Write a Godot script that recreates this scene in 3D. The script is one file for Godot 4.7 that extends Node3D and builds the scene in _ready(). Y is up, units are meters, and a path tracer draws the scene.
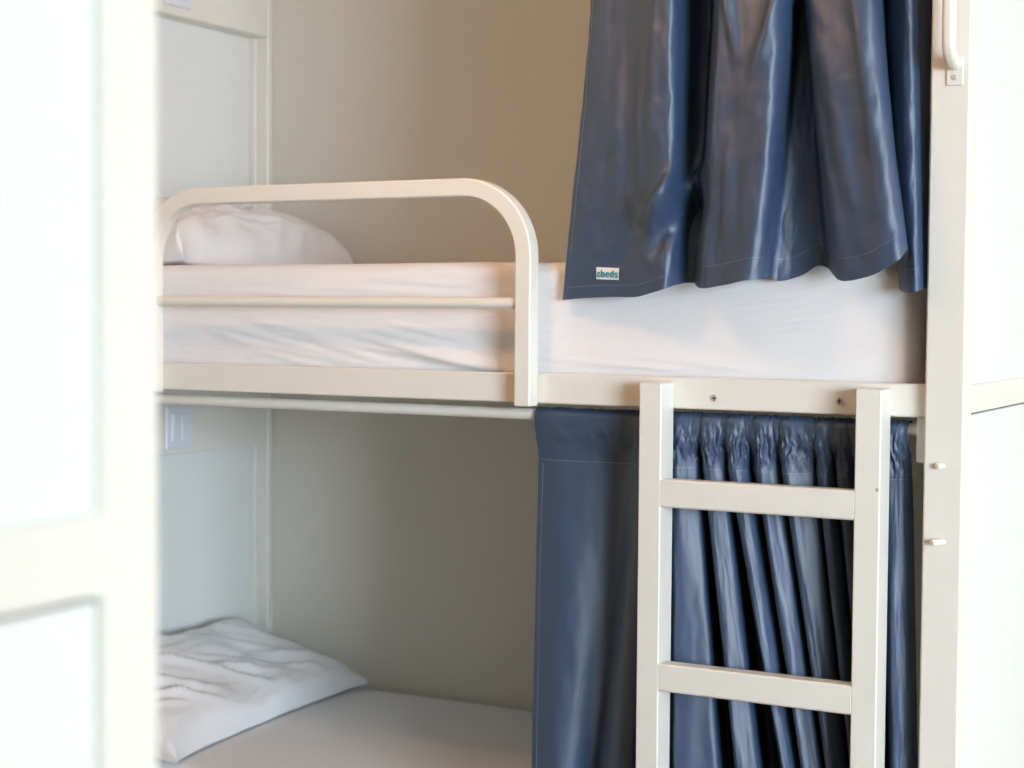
extends Node3D

# ---------------------------------------------------------------- camera numbers
const FOCAL := 1686.0          # focal length in pixels of the 1024 x 768 frame
const EYE := Vector3(0, 1.35, 2.7)
var view: Basis

func aim() -> Basis:
	return Basis(Vector3.UP, deg_to_rad(28.67)) * Basis(Vector3.RIGHT, deg_to_rad(-2.54)) * Basis(Vector3.BACK, deg_to_rad(0.42))

func on_z(px: float, py: float, z: float) -> Vector3:      # where the pixel's ray meets the plane z
	var d := view * Vector3((px - 512.0) / FOCAL, -(py - 384.0) / FOCAL, -1.0)
	return EYE + d * ((z - EYE.z) / d.z)

# ---------------------------------------------------------------- scene helpers
var M := {}
var taken := {}

func numbered(called: String) -> String:
	var n: int = taken.get(called, 0)
	taken[called] = n + 1
	return called if n == 0 else "%s_%03d" % [called, n]

func tag(o: Node, label: String, category: String, group := "") -> void:
	o.set_meta("label", label)
	o.set_meta("category", category)
	if group: o.set_meta("group", group)

func thing(called: String, label: String, category: String, at := Vector3.ZERO, group := "") -> Node3D:
	var o := Node3D.new()
	o.name = numbered(called)
	add_child(o)
	o.position = at
	tag(o, label, category, group)
	return o

func obj(called: String, mesh: Mesh, mat: Material, parent: Node = self, at := Vector3.ZERO) -> MeshInstance3D:
	var o := MeshInstance3D.new()
	o.name = called
	o.mesh = mesh
	o.material_override = mat
	o.cast_shadow = GeometryInstance3D.SHADOW_CASTING_SETTING_ON
	parent.add_child(o, true)
	o.position = at
	return o

func struct(called: String, mesh: Mesh, mat: Material, label: String, category: String) -> MeshInstance3D:
	var o := obj(called, mesh, mat)
	o.set_meta("kind", "structure")
	tag(o, label, category)
	return o

func begin() -> SurfaceTool:
	var st := SurfaceTool.new()
	st.begin(Mesh.PRIMITIVE_TRIANGLES)
	return st

func face(st: SurfaceTool, pts: Array, want: Vector3) -> void:   # a convex flat polygon that faces «want»
	var n: Vector3 = (pts[1] - pts[0]).cross(pts[2] - pts[0])
	if n.length() < 1e-12: return
	n = n.normalized()
	if n.dot(want) < 0.0:
		n = -n
	else:
		pts = pts.duplicate()
		pts.reverse()                                   # clockwise front faces
	for i in range(1, pts.size() - 1):
		for p in [pts[0], pts[i], pts[i + 1]]:
			st.set_normal(n)
			st.add_vertex(p)

func add_rbox(st: SurfaceTool, a: Vector3, b: Vector3, r := 0.002) -> void:   # a box with chamfered edges
	var lo := a.min(b)
	var hi := a.max(b)
	var c := (lo + hi) * 0.5
	var h := (hi - lo) * 0.5
	r = minf(r, minf(h.x, minf(h.y, h.z)) * 0.9)
	var corner := {}
	for sx in [-1, 1]:
		for sy in [-1, 1]:
			for sz in [-1, 1]:
				var s := Vector3(sx, sy, sz)
				for ax in 3:
					var q := c + Vector3(s.x * (h.x - r), s.y * (h.y - r), s.z * (h.z - r))
					q[ax] = c[ax] + s[ax] * h[ax]
					corner[[sx, sy, sz, ax]] = q
				face(st, [corner[[sx, sy, sz, 0]], corner[[sx, sy, sz, 1]], corner[[sx, sy, sz, 2]]], s)
	for ax in 3:
		for s in [-1, 1]:
			var pts := []
			var u := (ax + 1) % 3
			var v := (ax + 2) % 3
			for k in [[-1, -1], [1, -1], [1, 1], [-1, 1]]:
				var g := [0, 0, 0]
				g[ax] = s
				g[u] = k[0]
				g[v] = k[1]
				pts.append(corner[[g[0], g[1], g[2], ax]])
			var n := Vector3.ZERO
			n[ax] = s
			face(st, pts, n)
	for ax in 3:                                         # edges along axis ax
		var u := (ax + 1) % 3
		var v := (ax + 2) % 3
		for su in [-1, 1]:
			for sv in [-1, 1]:
				var g := [0, 0, 0]
				g[u] = su
				g[v] = sv
				var n := Vector3.ZERO
				n[u] = su
				n[v] = sv
				var pts := []
				g[ax] = -1
				pts.append(corner[[g[0], g[1], g[2], u]])
				pts.append(corner[[g[0], g[1], g[2], v]])
				g[ax] = 1
				pts.append(corner[[g[0], g[1], g[2], v]])
				pts.append(corner[[g[0], g[1], g[2], u]])
				face(st, pts, n)

func rbox(a: Vector3, b: Vector3, r := 0.002) -> ArrayMesh:
	var st := begin()
	add_rbox(st, a, b, r)
	return st.commit()

func round_profile(w: float, h: float, r: float, seg := 4) -> Array:   # [point, normal] pairs around a rounded rectangle
	var out := []
	for k in 4:
		var cx := (w / 2 - r) * (1 if k == 0 or k == 3 else -1)
		var cy := (h / 2 - r) * (1 if k < 2 else -1)
		for i in seg + 1:
			var a := PI / 2 * (k + float(i) / seg)
			var n := Vector2(cos(a), sin(a))
			out.append([Vector2(cx, cy) + n * r, n])
	return out

func add_sweep(st: SurfaceTool, path: Array, profile: Array, side: Vector3, caps := true) -> void:   # a planar path; profile x runs along «side»
	var rings := []
	var norms := []
	var tang := []
	for i in path.size():
		var t: Vector3 = (path[mini(i + 1, path.size() - 1)] - path[maxi(i - 1, 0)]).normalized()
		var up := t.cross(side).normalized()
		var ring := []
		var rn := []
		for p in profile:
			ring.append(path[i] + side * p[0].x + up * p[0].y)
			rn.append((side * p[1].x + up * p[1].y).normalized())
		rings.append(ring)
		norms.append(rn)
		tang.append(t)
	var m := profile.size()
	for i in path.size() - 1:
		for j in m:
			var k := (j + 1) % m
			var q := [[i, j], [i + 1, j], [i + 1, k], [i, k]]
			var fn: Vector3 = (rings[i + 1][j] - rings[i][j]).cross(rings[i + 1][k] - rings[i][j])
			var order := [0, 2, 1, 0, 3, 2] if fn.dot(norms[i][j] + norms[i][k]) > 0 else [0, 1, 2, 0, 2, 3]
			for o in order:
				st.set_normal(norms[q[o][0]][q[o][1]])
				st.add_vertex(rings[q[o][0]][q[o][1]])
	if caps:
		face(st, rings[0], -tang[0])
		face(st, rings[-1], tang[-1])

func sweep(path: Array, profile: Array, side: Vector3) -> ArrayMesh:
	var st := begin()
	add_sweep(st, path, profile, side)
	return st.commit()

func rod(a: Vector3, b: Vector3, r: float, seg := 5) -> ArrayMesh:
	var t := (b - a).normalized()
	var side := t.cross(Vector3.UP if absf(t.y) < 0.9 else Vector3.RIGHT).normalized()
	var c := minf(r * 0.25, a.distance_to(b) * 0.2)
	var st := begin()
	add_sweep(st, [a + t * c, b - t * c], round_profile(2 * r, 2 * r, r, seg), side, false)
	# rounded ends
	for e in [[a + t * c, a, -t], [b - t * c, b, t]]:
		var p1 := []
		var p2 := []
		var up := t.cross(side)
		for k in 4 * seg:
			var an := TAU * k / (4 * seg)
			var n := side * cos(an) + up * sin(an)
			p1.append(e[0] + n * r)
			p2.append(e[1] + n * (r - c))
		for k in p1.size():
			var l := (k + 1) % p1.size()
			face(st, [p1[k], p1[l], p2[l], p2[k]], (p1[k] + p1[l]) * 0.5 - e[0] + e[2] * r)
		face(st, p2, e[2])
	return st.commit()

func arc(c: Vector3, u: Vector3, v: Vector3, r: float, a0: float, a1: float, n: int) -> Array:
	var out := []
	for i in n + 1:
		var a := lerpf(a0, a1, float(i) / n)
		out.append(c + (u * cos(a) + v * sin(a)) * r)
	return out

func grid_mesh(rows: Array, thick := 0.0) -> ArrayMesh:   # rows of points; a sheet with optional thickness
	var nr := rows.size()
	var nc: int = rows[0].size()
	var nor := []
	for i in nr:
		var line := []
		for j in nc:
			var du: Vector3 = rows[i][mini(j + 1, nc - 1)] - rows[i][maxi(j - 1, 0)]
			var dv: Vector3 = rows[mini(i + 1, nr - 1)][j] - rows[maxi(i - 1, 0)][j]
			line.append(dv.cross(du).normalized())
		nor.append(line)
	var st := begin()
	var n := 0
	for side in (2 if thick > 0 else 1):
		var s := 1.0 if side == 0 else -1.0
		for i in nr:
			for j in nc:
				st.set_normal(nor[i][j] * s)
				st.set_uv(Vector2(float(j) / (nc - 1), float(i) / (nr - 1)))
				st.add_vertex(rows[i][j] + nor[i][j] * thick * 0.5 * s)
		for i in nr - 1:
			for j in nc - 1:
				var a := n + i * nc + j
				var q := [a, a + 1, a + nc, a + 1, a + nc + 1, a + nc] if side == 0 else [a, a + nc, a + 1, a + 1, a + nc, a + nc + 1]
				for k in q: st.add_index(k)
		n += nr * nc
	if thick > 0:                                         # close the border
		var rim := []
		for j in nc: rim.append([0, j])
		for i in range(1, nr): rim.append([i, nc - 1])
		for j in range(nc - 2, -1, -1): rim.append([nr - 1, j])
		for i in range(nr - 2, 0, -1): rim.append([i, 0])
		for k in rim.size():
			var p: Array = rim[k]
			var q: Array = rim[(k + 1) % rim.size()]
			var a: int = p[0] * nc + p[1]
			var b: int = q[0] * nc + q[1]
			for t in [a, a + nr * nc, b, b, a + nr * nc, b + nr * nc]: st.add_index(t)
	return st.commit()

# ---------------------------------------------------------------- materials
func noise_tex(freq: float, lo: Color, hi: Color, size := 512, kind := FastNoiseLite.TYPE_SIMPLEX_SMOOTH, sd := 1, octaves := 4) -> NoiseTexture2D:
	var n := FastNoiseLite.new()
	n.noise_type = kind
	n.frequency = freq
	n.seed = sd
	n.fractal_octaves = octaves
	var t := NoiseTexture2D.new()
	t.width = size
	t.height = size
	t.seamless = true
	t.noise = n
	var g := Gradient.new()
	g.set_color(0, lo)
	g.set_color(1, hi)
	t.color_ramp = g
	return t

func mat(c: Color, rough: float, spec := 0.5) -> StandardMaterial3D:
	var m := StandardMaterial3D.new()
	m.albedo_color = c
	m.roughness = rough
	m.metallic_specular = spec
	return m

func triplanar(m: StandardMaterial3D, scale: float) -> StandardMaterial3D:
	m.uv1_triplanar = true
	m.uv1_world_triplanar = true
	m.uv1_scale = Vector3.ONE * scale
	return m

func weave_image(n: int) -> ImageTexture:                 # a fine twill weave as relief
	var im := Image.create(n, n, false, Image.FORMAT_RGB8)
	for y in n:
		for x in n:
			var k := 0.5 + 0.25 * sin(TAU * (x + y) / 8.0) + 0.25 * sin(TAU * y / 4.0) * cos(TAU * x / 8.0)
			im.set_pixel(x, y, Color(k, k, k))
	return ImageTexture.create_from_image(im)

func make_materials() -> void:
	M.paint = mat(Color("eae7dd"), 0.42, 0.5)
	M.paint.roughness_texture = noise_tex(0.02, Color(0.8, 0.8, 0.8), Color(1, 1, 1))
	triplanar(M.paint, 2.0)
	M.panel = mat(Color("e9eae6"), 0.55, 0.45)
	triplanar(M.panel, 2.0)
	M.panel.roughness_texture = noise_tex(0.03, Color(0.85, 0.85, 0.85), Color(1, 1, 1), 512, FastNoiseLite.TYPE_SIMPLEX_SMOOTH, 7)
	M.wall = mat(Color("dcd8cb"), 0.9, 0.3)
	M.wall.heightmap_enabled = true
	M.wall.heightmap_texture = noise_tex(0.09, Color(0, 0, 0), Color(1, 1, 1), 512, FastNoiseLite.TYPE_SIMPLEX_SMOOTH, 3)
	M.wall.heightmap_scale = 0.05
	triplanar(M.wall, 2.0)
	M.ceiling = mat(Color("efece4"), 0.95, 0.3)
	M.floor = mat(Color("b98d5f"), 0.5, 0.5)
	M.floor.albedo_texture = noise_tex(0.012, Color(0.8, 0.78, 0.74), Color(1, 1, 1), 512, FastNoiseLite.TYPE_SIMPLEX, 11)
	triplanar(M.floor, 1.0)
	M.sheet = mat(Color("eeedee"), 0.85, 0.35)
	M.sheet.heightmap_enabled = true
	M.sheet.heightmap_texture = weave_image(64)
	M.sheet.heightmap_scale = 0.01
	triplanar(M.sheet, 16.0)
	M.cloth = mat(Color("304866"), 0.52, 0.76)
	M.thread = mat(Color("7d8796"), 0.6, 0.5)
	M.tag = mat(Color("f3ece6"), 0.7, 0.4)
	M.ink = mat(Color("1f98a8"), 0.7, 0.3)
	M.steel = mat(Color("cfccc6"), 0.4, 0.6)
	M.steel.metallic = 0.2
	M.slot = mat(Color("2c2a28"), 0.8, 0.3)
	M.plastic = mat(Color("e3e8ee"), 0.35, 0.5)
	M.wood = mat(Color("c9a97c"), 0.6, 0.4)
	M.glass = mat(Color(0.95, 0.98, 1.0, 0.06), 0.02, 0.5)
	M.glass.transparency = BaseMaterial3D.TRANSPARENCY_ALPHA
	M.lamp = mat(Color("fff2dd"), 0.5, 0.4)
	M.lamp.emission_enabled = true
	M.lamp.emission = Color("ffc890")
	M.lamp.emission_energy_multiplier = 2.0

# ---------------------------------------------------------------- the bed
const BED_L := -2.711     # inner side of the panelled wall frame
const POST_L := -0.713
const POST_R := -0.65
const WALL_Z := -0.93

func make_bed(z0: float, s: float, label: String, near: bool) -> Node3D:
	var bed := thing("bunk_bed", label, "bunk bed", Vector3(0, 0, z0))
	var P := func(x: float, y: float, z: float) -> Vector3: return Vector3(x, y, z * s)
	var box := func(called: String, a: Vector3, b: Vector3, r: float, parent: Node, m: Material) -> MeshInstance3D:
		return obj(called, rbox(Vector3(a.x, a.y, a.z * s), Vector3(b.x, b.y, b.z * s), r), m, parent)
	# end panel: posts at its two ends, rails, recessed boards
	var front_post: MeshInstance3D = box.call("post", Vector3(POST_L, 0, 0.02), Vector3(POST_R, 2.42, -0.028), 0.003, bed, M.paint)
	box.call("post", Vector3(POST_L, 0, -0.88), Vector3(POST_R, 2.42, -0.928), 0.003, bed, M.paint)
	var ends := Node3D.new()
	ends.name = "end_panel"
	bed.add_child(ends, true)
	for y in [[0.08, 0.14], [1.188, 1.234], [2.36, 2.42]]:
		box.call("rail", Vector3(POST_L + 0.01, y[0], -0.0282), Vector3(POST_R, y[1], -0.8798), 0.0015, ends, M.paint)
	box.call("board", Vector3(POST_L + 0.02, 0.135, -0.02), Vector3(POST_R - 0.007, 1.184, -0.89), 0.002, ends, M.panel)
	box.call("board", Vector3(POST_L + 0.02, 1.228, -0.02), Vector3(POST_R - 0.006, 2.365, -0.89), 0.002, ends, M.panel)
	# side rails, bed platforms, header
	for y in [0.116, 1.18]:
		var rail: MeshInstance3D = box.call("side_rail", Vector3(-2.764, y, 0.0), Vector3(POST_L - 0.0005, y + 0.054, -0.025), 0.0022, bed, M.paint)
		if near and y > 1.0:
			for p in [Vector2(715, 398), Vector2(840, 401)]:
				var at := on_z(p.x, p.y, 0.0)
				var sc := obj("screw", rod(Vector3(at.x, at.y, -0.002), Vector3(at.x, at.y, 0.0035), 0.0058), M.steel, rail)
				obj("slot", rbox(Vector3(at.x - 0.0042, at.y - 0.0009, 0.0030), Vector3(at.x + 0.0042, at.y + 0.0009, 0.0039), 0.0002), M.slot, sc)
				obj("slot", rbox(Vector3(at.x - 0.0009, at.y - 0.0042, 0.0030), Vector3(at.x + 0.0009, at.y + 0.0042, 0.0039), 0.0002), M.slot, sc)
		box.call("bed_base", Vector3(-2.70, y, -0.0255), Vector3(POST_L - 0.0005, y + 0.02, -0.925), 0.002, bed, M.paint)
	box.call("header", Vector3(-2.764, 2.25, 0.0), Vector3(POST_L - 0.0005, 2.31, -0.025), 0.002, bed, M.paint)
	# curtain rods in their brackets
	for y in [1.158, 2.228]:
		obj("curtain_rod", rod(P.call(-2.708, y, -0.03), P.call(-0.7145, y, -0.03), 0.0105), M.paint, bed)
		box.call("rod_bracket", Vector3(-0.7345 if y < 2.0 else -0.7165, y - 0.052, -0.014), Vector3(POST_L - 0.0005, y + 0.0215, -0.046), 0.002, bed, M.paint)
	if not near:
		return bed
	# guard rail: a bent square tube with a round bar across
	var g := Node3D.new()
	g.name = "guard_rail"
	bed.add_child(g, true)
	var gz := 0.018
	var xr := -1.438
	var xl := -2.308
	var top := 1.572
	var R := 0.128
	var path := [Vector3(xr, 1.176, gz)]
	path.append_array(arc(Vector3(xr - R, top - R, gz), Vector3.RIGHT, Vector3.UP, R, 0, PI / 2, 16))
	path.append_array(arc(Vector3(xl + R, top - R, gz), Vector3.RIGHT, Vector3.UP, R, PI / 2, PI, 16))
	path.append(Vector3(xl, 1.176, gz))
	obj("tube", sweep(path, round_profile(0.033, 0.033, 0.004), Vector3.BACK), M.paint, g)
	obj("crossbar", rod(Vector3(xl, 1.361, gz), Vector3(xr - 0.015, 1.361, gz), 0.0105), M.paint, g)
	# ladder screwed on the front of the rail
	var l := Node3D.new()
	l.name = "ladder"
	bed.add_child(l, true)
	for x in [[-1.197, -1.1555], [-0.8155, -0.773]]:
		var stile := obj("stile", rbox(Vector3(x[0], 0.0, 0.0005), Vector3(x[1], 1.226, 0.055), 0.0018), M.paint, l)
		if x[0] > -1.0:
			var at := on_z(877, 490, 0.055)
			obj("plug", rod(Vector3(at.x, at.y, 0.053), Vector3(at.x, at.y, 0.0558), 0.003), M.wood, stile)
	for y in [0.107, 0.425, 0.743, 1.061]:
		obj("rung", rbox(Vector3(-1.162, y - 0.048, 0.0215), Vector3(-0.813, y, 0.0547), 0.003), M.paint, l)
	# grab handle and pegs on the post
	var h := Node3D.new()
	h.name = "grab_handle"
	bed.add_child(h, true)
	var hx := -0.674
	var bz := 0.062
	var hp := [Vector3(hx, 1.741, 0.023)]
	hp.append_array(arc(Vector3(hx, 1.741 + 0.032, bz - 0.032), Vector3.BACK, Vector3.UP, 0.032, -PI / 2, 0, 10))
	hp.append_array(arc(Vector3(hx, 2.12, bz - 0.032), Vector3.BACK, Vector3.UP, 0.032, 0, PI / 2, 10))
	hp.append(Vector3(hx, 2.152, 0.023))
	obj("bar", sweep(hp, round_profile(0.022, 0.020, 0.0095), Vector3.RIGHT), M.paint, h)
	for y in [[1.707, 1.752], [2.141, 2.186]]:
		var f := obj("flange", rbox(Vector3(hx - 0.013, y[0], 0.0195), Vector3(hx + 0.013, y[1], 0.0235), 0.0012), M.paint, h)
		var sy: float = y[0] + 0.013 if y[0] < 2.0 else y[1] - 0.013
		obj("screw", rod(Vector3(hx, sy, 0.022), Vector3(hx, sy, 0.0255), 0.0045), M.steel, f)
	for a in [[Vector2(943, 466), 0.013], [Vector2(944, 542), 0.026]]:
		var at := on_z(a[0].x, a[0].y, 0.02)
		var tip: Vector3 = at + Vector3(-0.55, 0.0, 0.83) * a[1]
		obj("peg", rod(at - Vector3(0, 0, 0.004), tip, 0.0048), M.paint, bed)
	return bed

# ---------------------------------------------------------------- soft goods
func smooth_rounded(lo: Vector3, hi: Vector3, r: float, cell: Vector3, bump: Callable) -> ArrayMesh:   # a rounded box whose skin is pushed out by bump(point, normal)
	var st := begin()
	st.set_smooth_group(0)
	for ax in 3:
		for s in [-1, 1]:
			var u := (ax + 1) % 3
			var v := (ax + 2) % 3
			var line := func(k: int) -> Array:
				var out := []
				for i in 6: out.append(lo[k] + r * i / 6.0)
				var n := maxi(1, int((hi[k] - lo[k] - 2 * r) / cell[k]))
				for i in n + 1: out.append(lerpf(lo[k] + r, hi[k] - r, float(i) / n))
				for i in 6: out.append(hi[k] - r + r * (i + 1) / 6.0)
				return out
			var us: Array = line.call(u)
			var vs: Array = line.call(v)
			var pts := []
			for a in us:
				var row := PackedVector3Array()
				for b in vs:
					var p := Vector3.ZERO
					p[ax] = hi[ax] if s > 0 else lo[ax]
					p[u] = a
					p[v] = b
					var q := p.clamp(lo + Vector3.ONE * r, hi - Vector3.ONE * r)
					var n := (p - q).normalized()
					p = q + n * r
					row.append(p + n * float(bump.call(p, n)))
				pts.append(row)
			for i in us.size() - 1:
				for j in vs.size() - 1:
					var q := [pts[i][j], pts[i + 1][j], pts[i + 1][j + 1], pts[i][j + 1]]
					var order := [0, 2, 1, 0, 3, 2] if s > 0 else [0, 1, 2, 0, 2, 3]
					for o in order: st.add_vertex(q[o])
	st.index()
	st.generate_normals()
	return st.commit()

func ridge(p: Vector2, a: Vector2, b: Vector2, w: float) -> float:    # a crease that fades towards its ends
	var ab := b - a
	var t := clampf((p - a).dot(ab) / ab.length_squared(), 0.0, 1.0)
	var d := p.distance_to(a + ab * t)
	if d > 3.0 * w: return 0.0
	return exp(-d * d / (w * w)) * sin(PI * t)

func make_mattress(label: String, lo: Vector3, hi: Vector3, sd: int, creases: Array) -> void:
	var n := FastNoiseLite.new()
	n.seed = sd
	n.frequency = 3.0
	var bump := func(p: Vector3, nn: Vector3) -> float:
		var k := 0.0025 * n.get_noise_3d(p.x, p.y * 4.0, p.z)
		if nn.z > 0.5:
			for c in creases:
				k += c[2] * ridge(Vector2(p.x, p.y), c[0], c[1], c[3])
			# sheet drawn in under the mattress along the lower edge
			k += 0.0014 * n.get_noise_2d(p.x * 3.0 + p.y * 24.0, p.y * 30.0 - p.x * 4.0)
		return k
	var o := obj("mattress", smooth_rounded(lo, hi, 0.03, Vector3(0.012, 0.004, 0.03), bump), M.sheet)
	o.name = numbered("mattress")
	tag(o, label, "mattress")

func make_pillow(label: String, at: Vector3, turn: Vector3, half: Vector2, height: float, lean: float, wave: float, rumple: float, sd: int, creases: Array) -> void:
	var n := FastNoiseLite.new()
	n.seed = sd
	n.frequency = 2.4
	var fine := FastNoiseLite.new()
	fine.seed = sd + 5
	fine.frequency = 5.0
	fine.fractal_type = FastNoiseLite.FRACTAL_RIDGED
	fine.fractal_octaves = 2
	var N := 84
	var st := begin()
	st.set_smooth_group(0)
	var sides := []
	for top in [true, false]:
		var pts := []
		for i in N + 1:
			var row := PackedVector3Array()
			for j in N + 1:
				var u := sin((i * 2.0 / N - 1.0) * PI / 2)
				var v := sin((j * 2.0 / N - 1.0) * PI / 2)
				var x := half.x * u * (1.0 - 0.09 * (1.0 - v * v))
				var z := half.y * v * (1.0 - 0.07 * (1.0 - u * u))
				x += half.x * 0.16 * pow(maxf(u, 0.0), 9.0) * pow(absf(v), 9.0)
				var e := pow((1.0 - pow(absf(u), 2.6)) * (1.0 - pow(absf(v), 4.5)), 0.27)
				var y := 0.012 + 0.004 * n.get_noise_2d(x * 2.0, z * 2.0) * (1 - e)
				var out := Vector3(signf(u) * pow(absf(u), 6.0), 1.0, signf(v) * pow(absf(v), 6.0))
				var push := 0.0
				if top:
					y += height * e * (1.0 + wave * n.get_noise_2d(x * 1.2, z * 1.2))
					push += rumple * minf(1.0, 2.0 * e) * (fine.get_noise_2d(u * 0.16 + v * 0.18, v * 0.20 - u * 0.30) - 0.3)
					for c in creases:
						push += c[2] * ridge(Vector2(u, v), c[0], c[1], c[3])
						var off: Vector2 = (c[1] - c[0]).orthogonal().normalized() * c[3] * 1.7
						push -= 0.8 * c[2] * ridge(Vector2(u, v), c[0] + off, c[1] + off, c[3])
					y += push * 0.9
					x += out.x * push
					z += out.z * push
				else:
					y -= 0.011 * minf(1.0, e * 2.0)
				y += lean * pow(0.5 - 0.5 * u, 1.4)
				row.append(Vector3(x, y, z))
			pts.append(row)
		sides.append(pts)
	for k in 2:
		var pts: Array = sides[k]
		for i in N:
			for j in N:
				var q := [pts[i][j], pts[i + 1][j], pts[i + 1][j + 1], pts[i][j + 1]]
				var order := [0, 1, 2, 0, 2, 3] if k == 0 else [0, 2, 1, 0, 3, 2]
				for o in order: st.add_vertex(q[o])
	st.index()
	st.generate_normals()
	var o := obj("pillow", st.commit(), M.sheet, self, at)
	o.name = numbered("pillow")
	o.rotation_degrees = turn
	tag(o, label, "pillow")

func spline(a: Array, t: float) -> float:                  # Catmull-Rom through a list of numbers
	var i := clampi(int(floor(t)), 0, a.size() - 2)
	var f := t - i
	var p0: float = a[maxi(i - 1, 0)]
	var p1: float = a[i]
	var p2: float = a[i + 1]
	var p3: float = a[mini(i + 2, a.size() - 1)]
	var tau := 0.42
	var m1 := (p2 - p0) * tau
	var m2 := (p3 - p1) * tau
	var f2 := f * f
	var f3 := f2 * f
	return (2 * f3 - 3 * f2 + 1) * p1 + (f3 - 2 * f2 + f) * m1 + (-2 * f3 + 3 * f2) * p2 + (f3 - f2) * m2

func soft(a: Array, t: float, w: float) -> float:             # the same, rounded off over w columns each way
	var m := a.size() - 1.0
	return 0.3 * spline(a, t) + 0.25 * (spline(a, clampf(t - w * 0.5, 0, m)) + spline(a, clampf(t + w * 0.5, 0, m))) + 0.1 * (spline(a, clampf(t - w, 0, m)) + spline(a, clampf(t + w, 0, m)))

func strip(rows: Callable, s0: float, s1: float, n: int, y: Callable, lift: float, width: float) -> ArrayMesh:   # a line of thread lying on the cloth
	var a := []
	var b := []
	for i in n + 1:
		var s := lerpf(s0, s1, float(i) / n)
		var yy: float = y.call(s)
		a.append(rows.call(s, yy + width) + Vector3(0, 0, lift))
		b.append(rows.call(s, yy - width) + Vector3(0, 0, lift))
	return grid_mesh([a, b], 0.0006)

# upper curtain: columns of [x at the frame's top, x at the hem, y at the hem, z above, z at the hem]
const UP := [
	[589, 559, 300, -0.036, -0.012], [602, 586, 298, -0.016, 0.000], [622, 612, 297, -0.004, 0.006], [642, 636, 297, 0.018, 0.018],
	[656, 650, 293, 0.050, 0.036], [668, 664, 289, 0.066, 0.042], [680, 675, 285, 0.044, 0.020], [692, 686, 283, -0.060, -0.018], [708, 695, 283, -0.088, -0.019], [714, 696, 283, -0.085, -0.019],
	[715, 697, 286, 0.000, 0.014], [719, 700, 288, 0.046, 0.042], [726, 706, 288, 0.050, 0.050], [748, 724, 285, 0.056, 0.060], [774, 748, 280, 0.078, 0.084], [792, 765, 279, 0.040, 0.054],
	[798, 768, 277, -0.050, 0.004], [802, 780, 281, -0.085, -0.012], [808, 800, 276, -0.088, -0.018], [812, 818, 266, -0.088, -0.019], [810, 828, 268, -0.070, -0.019],
	[804, 833, 274, 0.020, 0.016], [812, 842, 281, 0.048, 0.046], [841, 870, 276, 0.062, 0.064], [866, 896, 262, 0.080, 0.082], [879, 910, 250, 0.034, 0.042],
	[884, 898, 284, -0.060, -0.016], [890, 904, 292, -0.010, 0.004], [904, 915, 292, 0.030, 0.030], [916, 924, 289, 0.010, 0.010], [926, 928, 288, -0.070, -0.018], [936, 934, 288, -0.085, -0.019],
]

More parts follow.
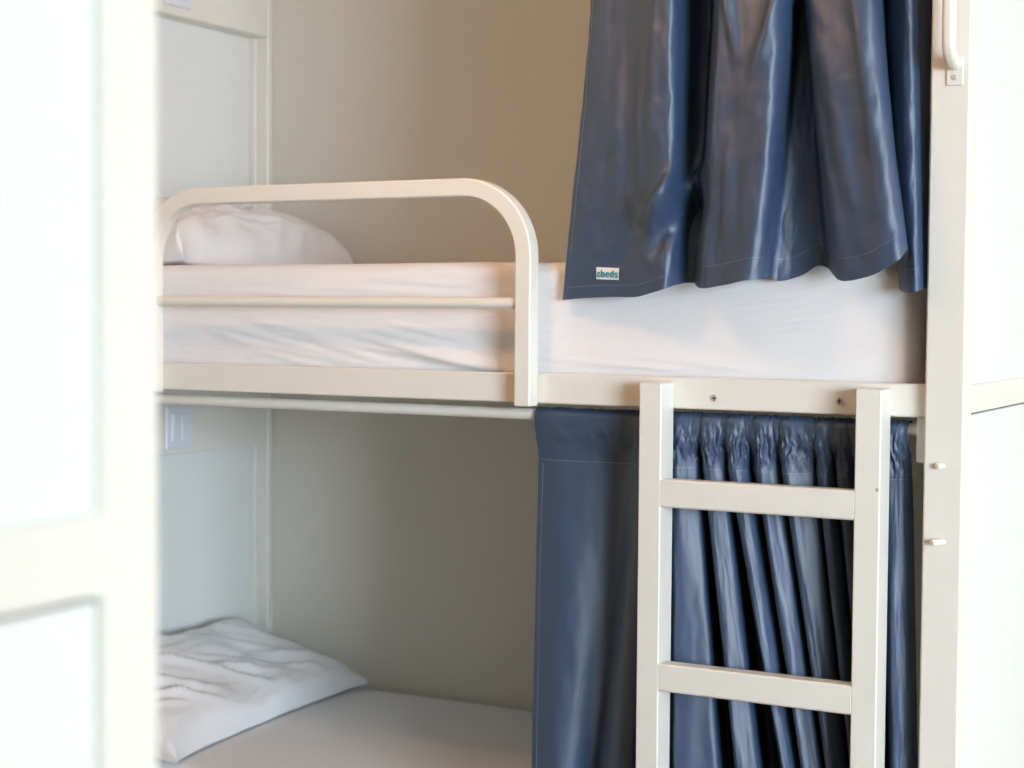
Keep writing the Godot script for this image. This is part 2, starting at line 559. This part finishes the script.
func make_upper_curtain() -> void:
	var xt := []
	var xb := []
	var yb := []
	var zt := []
	var zb := []
	var y0 := 1.885                                       # height of the frame's upper edge on the curtain
	for c in UP:
		zt.append(c[3])
		zb.append(c[4])
		xt.append(on_z(c[0], 0, c[3]).x)
		var b := on_z(c[1], c[2], c[4])
		xb.append(b.x)
		yb.append(b.y)
	var n := FastNoiseLite.new()
	n.seed = 21
	n.frequency = 1.0
	var bend := [on_z(648, 232, 0.01), on_z(704, 160, 0.0)]
	var drags := []                                        # soft drag folds: two ends, height, breadth
	for d in [[724, -30, 742, 70, 0.010, 0.010], [800, -40, 756, 84, 0.011, 0.012], [612, 20, 604, 285, 0.007, 0.016], [640, -60, 634, 250, 0.006, 0.010],
			[822, 30, 868, 262, 0.007, 0.014], [852, -60, 884, 180, 0.006, 0.010], [660, -60, 650, 170, 0.008, 0.010], [735, 110, 728, 270, 0.006, 0.012], [700, 215, 676, 285, 0.008, 0.010]]:
		var a := on_z(d[0], d[1], 0.04)
		var b := on_z(d[2], d[3], 0.04)
		drags.append([Vector2(a.x, a.y), Vector2(b.x, b.y), d[4], d[5]])
	var ytop := 2.24
	var last := UP.size() - 1.0
	var at := func(s: float, y: float) -> Vector3:
		var hem := spline(yb, s)
		var t := (y0 - y) / (y0 - hem)                    # 0 at the frame's top, 1 at the hem
		var e := t * (0.75 + 0.25 * t) if t > 0 else t * 0.4
		var x := lerpf(soft(xt, s, 0.6), soft(xb, s, 0.6), e)
		var z := lerpf(soft(zt, s, 0.6), soft(zb, s, 0.6), clampf(t, -0.15, 1.0))
		z += 0.006 * n.get_noise_2d(s * 0.3, y * 2.0) + 0.004 * n.get_noise_2d(s * 0.55 + 40.0, y * 8.0)
		z += 0.034 * ridge(Vector2(x, y), Vector2(bend[0].x, bend[0].y), Vector2(bend[1].x, bend[1].y), 0.018)
		z -= 0.024 * ridge(Vector2(x, y), Vector2(bend[0].x + 0.01, bend[0].y - 0.05), Vector2(bend[1].x, bend[1].y - 0.05), 0.02)
		for d in drags: z += d[2] * ridge(Vector2(x, y), d[0], d[1], d[3])
		if y > 2.19: z = lerpf(z, -0.012, smoothstep(2.19, 2.215, y))
		return Vector3(minf(x, -0.718), y, maxf(z, lerpf(-0.022, -0.09, smoothstep(1.445, 1.6, y))))
	var rows := []
	var nr := 150
	var per := 10
	for i in nr + 1:
		var row := []
		for j in int(last) * per + 1:
			var s := float(j) / per
			row.append(at.call(s, lerpf(ytop, spline(yb, s), float(i) / nr)))
		rows.append(row)
	var c := thing("bed_curtain", "navy satin curtain bunched above the upper bunk mattress, with a small tag", "curtain")
	obj("cloth", grid_mesh(rows, 0.0016), M.cloth, c)
	obj("hem_stitching", strip(at, 0.25, last - 0.1, 300, func(s: float) -> float: return spline(yb, s) + lerpf(0.021, 0.036, smoothstep(5.0, 9.0, s)), 0.0014, 0.0004), M.thread, c)
	var e1 := []
	var e2 := []
	for i in 60:
		var y := lerpf(1.45, 2.2, i / 59.0)
		e1.append(at.call(0.28, y) + Vector3(0, 0, 0.0014))
		e2.append(at.call(0.32, y) + Vector3(0, 0, 0.0014))
	obj("edge_stitching", grid_mesh([e2, e1], 0.0005), M.thread, c)
	# the maker's tag near the lower corner
	var q := []
	for sy in 3:
		var row := []
		for k in 9:
			var f := k / 8.0
			var p := on_z(lerpf(594.5, 618.5, f), lerpf(267.0, 279.0, sy / 2.0) + f, 0.012)
			var best := 0.0
			var least := 9.0
			for i in 120:                                  # column of the cloth that lies behind this spot
				var d: float = absf(at.call(i * 0.03, p.y).x - p.x)
				if d < least:
					least = d
					best = i * 0.03
			var w: Vector3 = at.call(best, p.y)
			row.append(Vector3(p.x, p.y, w.z + 0.0022))
		q.append(row)
	var t := obj("fabric_tag", grid_mesh(q, 0.0008), M.tag, c)
	t.set_meta("label", "small white woven tag with teal lettering")
	var tm := TextMesh.new()
	tm.text = "zbeds"
	var f := SystemFont.new()
	f.font_names = PackedStringArray(["Droid Sans"])
	f.font_weight = 700
	f.font_italic = true
	tm.font = f
	tm.font_size = 64
	tm.pixel_size = 0.0165 / 64.0
	tm.depth = 0.0004
	var mid: Vector3 = q[1][4]
	var dir: Vector3 = q[1][7] - q[1][1]
	var o := obj("lettering", tm, M.ink, t, mid + Vector3(0, -0.001, 0.0012))
	o.rotation = Vector3(0, -atan2(dir.z, dir.x), atan2(dir.y, Vector2(dir.x, dir.z).length()))

# lower curtain: columns of [x at the pocket's stitching, x at the frame's foot, z at the pocket, z at the foot]
const LOW := [
	[537, 531, 0.000, 0.000], [560, 552, 0.008, 0.014], [590, 572, 0.001, 0.002], [612, 590, -0.006, -0.030], [628, 600, -0.008, -0.034],
	[643, 609, 0.008, 0.018], [655, 634, 0.006, 0.024], [664, 656, -0.012, -0.070], [668, 668, -0.012, -0.050],
	[672, 673, 0.012, 0.024], [678, 680, 0.016, 0.030], [690, 704, 0.006, 0.018], [699, 722, -0.006, 0.000], [701, 726, -0.024, -0.110], [703, 733, -0.022, -0.110],
	[704, 736, 0.010, 0.018], [709, 741, 0.016, 0.028], [718, 751, 0.008, 0.018], [726, 762, -0.006, 0.000], [727, 766, -0.024, -0.120], [728, 780, -0.022, -0.120],
	[729, 784, 0.010, 0.014], [734, 787, 0.016, 0.024], [742, 794, 0.008, 0.014], [750, 801, -0.008, -0.008], [752, 803, -0.024, -0.080],
	[757, 804, 0.010, 0.016], [761, 808, 0.016, 0.026], [770, 817, 0.006, 0.016], [780, 826, -0.008, -0.004], [781, 828, -0.024, -0.080],
	[783, 829, 0.010, 0.014], [788, 833, 0.016, 0.024], [800, 841, 0.006, 0.012], [815, 850, -0.008, -0.010], [816, 852, -0.024, -0.080],
	[818, 853, 0.008, 0.010], [824, 857, 0.014, 0.020], [834, 865, -0.008, -0.010], [836, 867, -0.024, -0.060], [838, 868, 0.010, 0.014], [848, 875, 0.006, 0.008], [856, 880, -0.022, -0.050],
	[866, 884, 0.012, 0.012], [876, 888, -0.020, -0.045],
	[884, 892, 0.008, 0.018], [892, 899, 0.013, 0.026], [901, 908, 0.008, 0.018], [908, 914, -0.004, 0.004], [911, 917, -0.012, -0.040], [912, 918, -0.012, -0.050],
]

func make_lower_curtain() -> void:
	var xt := []
	var xb := []
	var zt := []
	var zb := []
	for c in LOW:
		xt.append(on_z(c[0], 462, -0.03 + c[2]).x)
		xb.append(on_z(c[1], 768, -0.03 + c[3]).x)
		zt.append(c[2])
		zb.append(c[3])
	var n := FastNoiseLite.new()
	n.seed = 33
	n.frequency = 1.0
	var ys := 1.076                                        # the pocket's stitching
	var yf := 0.55                                         # the frame's foot
	var yr := 1.158                                        # the rod
	var last := LOW.size() - 1.0
	var at := func(s: float, y: float) -> Vector3:
		var t := (ys - y) / (ys - yf)
		var tt := clampf(t, 0.0, 1.35)
		var x := lerpf(soft(xt, s, 0.4), soft(xb, s, 0.4), tt)
		var z := lerpf(soft(zt, s, 0.4), soft(zb, s, 0.4), pow(clampf(t, 0.0, 1.15), 0.7))
		var gather := smoothstep(3.0, 9.0, s)
		z += 0.004 * n.get_noise_2d(s * 0.4, y * 3.0)
		if t < 0.0:                                        # the pocket: the cloth rides on the rod and crumples
			var k := clampf((y - ys) / (yr - ys), 0.0, 1.0)
			z = lerpf(z, 0.0165 + 0.4 * maxf(0.0, spline(zt, s)), smoothstep(0.0, 0.9, k))
			z += sin(PI * k) * (0.003 + 0.005 * gather) * n.get_noise_2d(s * 1.7 + 9.0, y * 26.0)
			x += sin(PI * k) * 0.006 * gather * n.get_noise_2d(s * 1.3 + 70.0, y * 18.0)
		return Vector3(x, y, -0.03 + z)
	var rows := []
	var per := 9
	var cols := int(last) * per + 1
	# over the rod, from its back to its front
	for i in 9:
		var a := lerpf(PI * 0.98, 0.0, i / 8.0)
		var row := []
		for j in cols:
			var s := float(j) / per
			var w: Vector3 = at.call(s, yr)
			var r := w.z + 0.03
			var up := 0.0135 + 0.0035 * absf(n.get_noise_2d(s * 1.4, 3.0)) * smoothstep(2.0, 6.0, s) + 0.002 * n.get_noise_2d(s * 2.2, 8.0)
			row.append(Vector3(w.x, yr + sin(a) * up, -0.03 + (r if a < PI / 2 else 0.015) * cos(a)))
		rows.append(row)
	for i in range(1, 130):
		var y := lerpf(yr, 0.40, pow(i / 129.0, 1.25))
		var row := []
		for j in cols: row.append(at.call(float(j) / per, y))
		rows.append(row)
	var c := thing("bed_curtain", "navy satin curtain gathered on the rod below the upper bunk, behind the ladder", "curtain")
	obj("cloth", grid_mesh(rows, 0.0014), M.cloth, c)
	obj("pocket_stitching", strip(at, 0.15, last - 0.1, 420, func(s: float) -> float: return ys, 0.0012, 0.0004), M.thread, c)
	var e1 := []
	var e2 := []
	for i in 60:
		var y := lerpf(0.42, 1.07, i / 59.0)
		e1.append(at.call(0.30, y) + Vector3(0, 0, 0.0012))
		e2.append(at.call(0.335, y) + Vector3(0, 0, 0.0012))
	obj("edge_stitching", grid_mesh([e2, e1], 0.0005), M.thread, c)

func make_socket(label: String, y: float) -> void:
	var o := thing("wall_switch", label, "wall switch", Vector3(-2.711, y, -0.540), "switches beside the bunks")
	obj("plate", rbox(Vector3(0.0003, -0.053, -0.050), Vector3(0.009, 0.053, 0.050), 0.003), M.plastic, o)
	obj("inset", rbox(Vector3(0.008, -0.036, -0.033), Vector3(0.0115, 0.036, 0.033), 0.0015), M.plastic, o)
	for z in [-0.0162, 0.0162]:
		var r := obj("rocker", rbox(Vector3(-0.004, -0.033, -0.0148), Vector3(0.004, 0.033, 0.0148), 0.0015), M.plastic, o, Vector3(0.0115, 0, z))
		r.rotation_degrees.z = 3.5 if z < 0 else -3.5

# ---------------------------------------------------------------- the scene
func _ready() -> void:
	view = aim()
	# camera: about 77 mm equivalent, focused on the ladder
	var cam := Camera3D.new()
	cam.name = "camera"
	add_child(cam)
	cam.transform = Transform3D(view, EYE)
	cam.keep_aspect = Camera3D.KEEP_HEIGHT
	var lens := CameraAttributesPhysical.new()
	lens.frustum_focal_length = 35.0 * FOCAL / 768.0
	lens.frustum_focus_distance = 2.85
	lens.exposure_aperture = 6.0
	cam.attributes = lens
	cam.fov = rad_to_deg(2.0 * atan(384.0 / FOCAL))
	cam.current = true
	# sky and exposure
	var we := WorldEnvironment.new()
	we.name = "environment"
	var env := Environment.new()
	env.background_mode = Environment.BG_SKY
	var sky := Sky.new()
	var sm := ProceduralSkyMaterial.new()
	sm.sky_top_color = Color("a9c4e6")
	sm.sky_horizon_color = Color("dfe8f2")
	sm.ground_bottom_color = Color("8f8c86")
	sm.ground_horizon_color = Color("c9c9c6")
	sky.sky_material = sm
	env.sky = sky
	env.background_energy_multiplier = 3.0
	env.tonemap_mode = Environment.TONE_MAPPER_LINEAR
	env.tonemap_exposure = 1.14
	env.sdfgi_enabled = true
	env.ssao_enabled = true
	env.ssil_enabled = true
	we.environment = env
	add_child(we)
	# daylight through the window in the right-hand wall
	var day := AreaLight3D.new()
	day.name = "window_daylight"
	day.area_size = Vector2(3.0, 1.5)
	day.area_normalize_energy = true
	day.light_color = Color("d9edff")
	day.light_energy = 53.0
	day.area_range = 12.0
	day.shadow_enabled = true
	add_child(day)
	day.position = Vector3(4.58, 1.6, 4.5)
	day.rotation_degrees = Vector3(0, 90, 0)
	make_materials()
	make_room()
	make_bed(0.0, 1.0, "cream painted bunk bed with guard rail, ladder and end panel", true)
	make_bed(1.958, -1.0, "white panelled bunk bed end across the aisle from the curtained bunk", false)
	make_soft()
	make_upper_curtain()
	make_lower_curtain()
	make_socket("white double switch plate on the panelled wall of the lower bunk", 1.054)
	make_socket("white double switch plate on the panelled wall above the upper bunk pillow", 2.132)
	make_lamp(Vector3(-1.5, 2.5, 0.62))

func make_room() -> void:
	var yc := 2.5
	struct("floor", rbox(Vector3(-2.9, -0.1, -1.05), Vector3(4.75, 0, 6.65), 0.001), M.floor, "warm brown wooden floor of the dormitory room", "floor")
	struct("ceiling", rbox(Vector3(-2.9, yc, -1.05), Vector3(4.75, yc + 0.1, 6.65), 0.001), M.ceiling, "plain white ceiling of the dormitory room", "ceiling")
	struct("wall_back", rbox(Vector3(-2.9, 0, WALL_Z - 0.12), Vector3(4.75, yc, WALL_Z), 0.001), M.wall, "plain beige wall along the far side of the bunks", "wall")
	struct("wall_front", rbox(Vector3(-2.9, 0, 6.5), Vector3(4.75, yc, 6.62), 0.001), M.wall, "plain beige wall at the near side of the room", "wall")
	struct("wall_partition", rbox(Vector3(-2.785, 0, 2.892), Vector3(-0.65, yc, 3.0), 0.001), M.wall, "plain beige partition behind the opposite bunk", "wall")
	struct("wall_stub", rbox(Vector3(1.2, 0, 2.9), Vector3(1.3, yc, 6.5), 0.003), M.wall, "plain beige wall standing between the window and the opposite bunk", "wall")
	# panelled wall at the head of the beds
	var wl := struct("wall_left", rbox(Vector3(-2.9, 0, WALL_Z), Vector3(-2.785, yc, 6.5), 0.001), M.wall, "cream wall at the bed heads with framed recessed panels", "wall")
	for y in [[0.0, 0.22], [0.987, 1.26], [2.059, 2.5]]:
		obj("frame_rail", rbox(Vector3(-2.785, y[0], -0.908), Vector3(-2.711, y[1], -0.001), 0.0025), M.paint, wl)
	for y in [[0.22, 0.987], [1.26, 2.059]]:
		obj("panel", rbox(Vector3(-2.785, y[0], -0.908), Vector3(-2.765, y[1], -0.03), 0.001), M.panel, wl)
		obj("bead", rbox(Vector3(-2.765, y[0], -0.908), Vector3(-2.746, y[1], -0.9), 0.002), M.paint, wl)
	obj("frame_stile", rbox(Vector3(-2.785, 0, -0.93), Vector3(-2.711, yc, -0.908), 0.0025), M.paint, wl)
	# right-hand wall with the window
	var a := 3.0
	var b := 6.0
	var wr := struct("wall_right", rbox(Vector3(4.63, 0, WALL_Z), Vector3(4.75, 0.85, 6.5), 0.001), M.wall, "beige wall with the bright window at the aisle end", "wall")
	obj("wall_piece", rbox(Vector3(4.63, 2.35, WALL_Z), Vector3(4.75, yc, 6.5), 0.001), M.wall, wr)
	obj("wall_piece", rbox(Vector3(4.63, 0.85, WALL_Z), Vector3(4.75, 2.35, a), 0.001), M.wall, wr)
	obj("wall_piece", rbox(Vector3(4.63, 0.85, b), Vector3(4.75, 2.35, 6.5), 0.001), M.wall, wr)
	var w := Node3D.new()
	w.name = "window_1"
	w.set_meta("kind", "structure")
	tag(w, "white framed window that lets daylight into the aisle", "window")
	add_child(w)
	for y in [[0.85, 0.90], [2.30, 2.35]]:
		obj("window_frame", rbox(Vector3(4.66, y[0], a), Vector3(4.72, y[1], b), 0.004), M.paint, w)
	for k in 4:
		var z := lerpf(a, b - 0.05, k / 3.0)
		obj("window_frame", rbox(Vector3(4.66, 0.90, z), Vector3(4.72, 2.30, z + 0.05), 0.004), M.paint, w)
		if k < 3:
			obj("pane", rbox(Vector3(4.688, 0.90, z + 0.05), Vector3(4.692, 2.30, z + 0.9833), 0.0005), M.glass, w)

func make_lamp(at: Vector3) -> void:
	var o := thing("pendant_lamp", "round warm pendant lamp hanging in the aisle before the bunks", "lamp", at)
	obj("canopy", rod(Vector3(0, -0.03, 0), Vector3(0, -0.0005, 0), 0.045, 8), M.paint, o)
	obj("cord", rod(Vector3(0, -0.29, 0), Vector3(0, -0.02, 0), 0.004), M.slot, o)
	obj("socket", rod(Vector3(0, -0.315, 0), Vector3(0, -0.27, 0), 0.022, 6), M.paint, o)
	var d := SphereMesh.new()
	d.radius = 0.055
	d.height = 0.11
	obj("globe", d, M.lamp, o, Vector3(0, -0.36, 0))
	var l := OmniLight3D.new()
	l.name = "lamp_light"
	l.light_color = Color("ffba80")
	l.light_energy = 0.25
	l.light_size = 0.05
	l.omni_range = 12.0
	l.omni_attenuation = 2.0
	l.shadow_enabled = true
	o.add_child(l)
	l.position = Vector3(0, -0.36, 0)

func make_soft() -> void:
	var cr := []
	var rng := RandomNumberGenerator.new()
	rng.seed = 5
	for k in 16:                                           # shallow folds that run down to the right in the tucked sheet
		var p := on_z(rng.randf_range(170, 420), rng.randf_range(318, 345), -0.03)
		var len := rng.randf_range(0.12, 0.42)
		cr.append([Vector2(p.x, p.y), Vector2(p.x + len, p.y - len * rng.randf_range(0.12, 0.22)), rng.randf_range(0.003, 0.006), rng.randf_range(0.004, 0.007)])
	for k in 6:
		var p := on_z(rng.randf_range(200, 420), rng.randf_range(276, 290), -0.03)
		cr.append([Vector2(p.x, p.y), Vector2(p.x + 0.3, p.y - 0.018), 0.0018, 0.004])
	for k in 7:
		var p := on_z(rng.randf_range(545, 700), rng.randf_range(352, 368), -0.03)
		cr.append([Vector2(p.x, p.y), Vector2(p.x + 0.22, p.y - 0.012), 0.0024, 0.005])
	make_mattress("white sheeted mattress on the upper bunk behind the guard rail", Vector3(-2.695, 1.204, -0.915), Vector3(-0.742, 1.437, -0.034), 4, cr)
	make_mattress("white sheeted mattress on the lower bunk behind the navy curtain", Vector3(-2.695, 0.140, -0.915), Vector3(-0.742, 0.373, -0.070), 9, cr.slice(0, 0))
	make_pillow("white pillow lying flat on the upper bunk behind the guard rail", Vector3(-2.543, 1.4405, -0.465), Vector3(0, 4, 0), Vector2(0.154, 0.36), 0.132, 0.010, 0.08, 0.010, 3, [[Vector2(0.2, 0.98), Vector2(0.45, 0.1), 0.012, 0.035], [Vector2(0.5, 0.9), Vector2(0.6, -0.3), 0.010, 0.03], [Vector2(0.35, 0.3), Vector2(0.7, -0.7), 0.012, 0.04], [Vector2(0.85, 0.9), Vector2(0.9, -0.4), 0.012, 0.03], [Vector2(0.7, 0.2), Vector2(0.95, -0.8), 0.010, 0.03],
		
		[Vector2(-0.2, 0.9), Vector2(0.5, 0.2), 0.010, 0.05], [Vector2(0.2, 0.95), Vector2(0.7, -0.2), 0.009, 0.05], [Vector2(-0.6, 0.8), Vector2(0.1, 0.5), 0.010, 0.05], [Vector2(0.75, 0.8), Vector2(0.8, -0.6), 0.008, 0.05]])
	make_pillow("crumpled white pillow propped on the lower bunk against the panelled wall", Vector3(-2.54, 0.377, -0.45), Vector3(0, 5, 0), Vector2(0.175, 0.42), 0.085, 0.11, 0.2, 0.005, 8, [[Vector2(-0.6, 0.5), Vector2(0.9, -0.2), 0.016, 0.05], [Vector2(-0.2, 0.1), Vector2(0.95, -0.75), 0.014, 0.045], [Vector2(0.1, 0.8), Vector2(0.9, 0.35), 0.012, 0.035], [Vector2(-0.9, -0.5), Vector2(0.3, -0.9), 0.014, 0.05], [Vector2(0.0, -0.4), Vector2(0.9, -0.95), 0.012, 0.035],
		
		[Vector2(-0.5, 0.9), Vector2(0.7, 0.3), 0.014, 0.07], [Vector2(-0.3, 0.4), Vector2(0.8, -0.5), 0.012, 0.06], [Vector2(0.3, 0.9), Vector2(0.7, 0.6), 0.010, 0.04], [Vector2(-0.7, -0.2), Vector2(0.6, -0.8), 0.010, 0.05]])
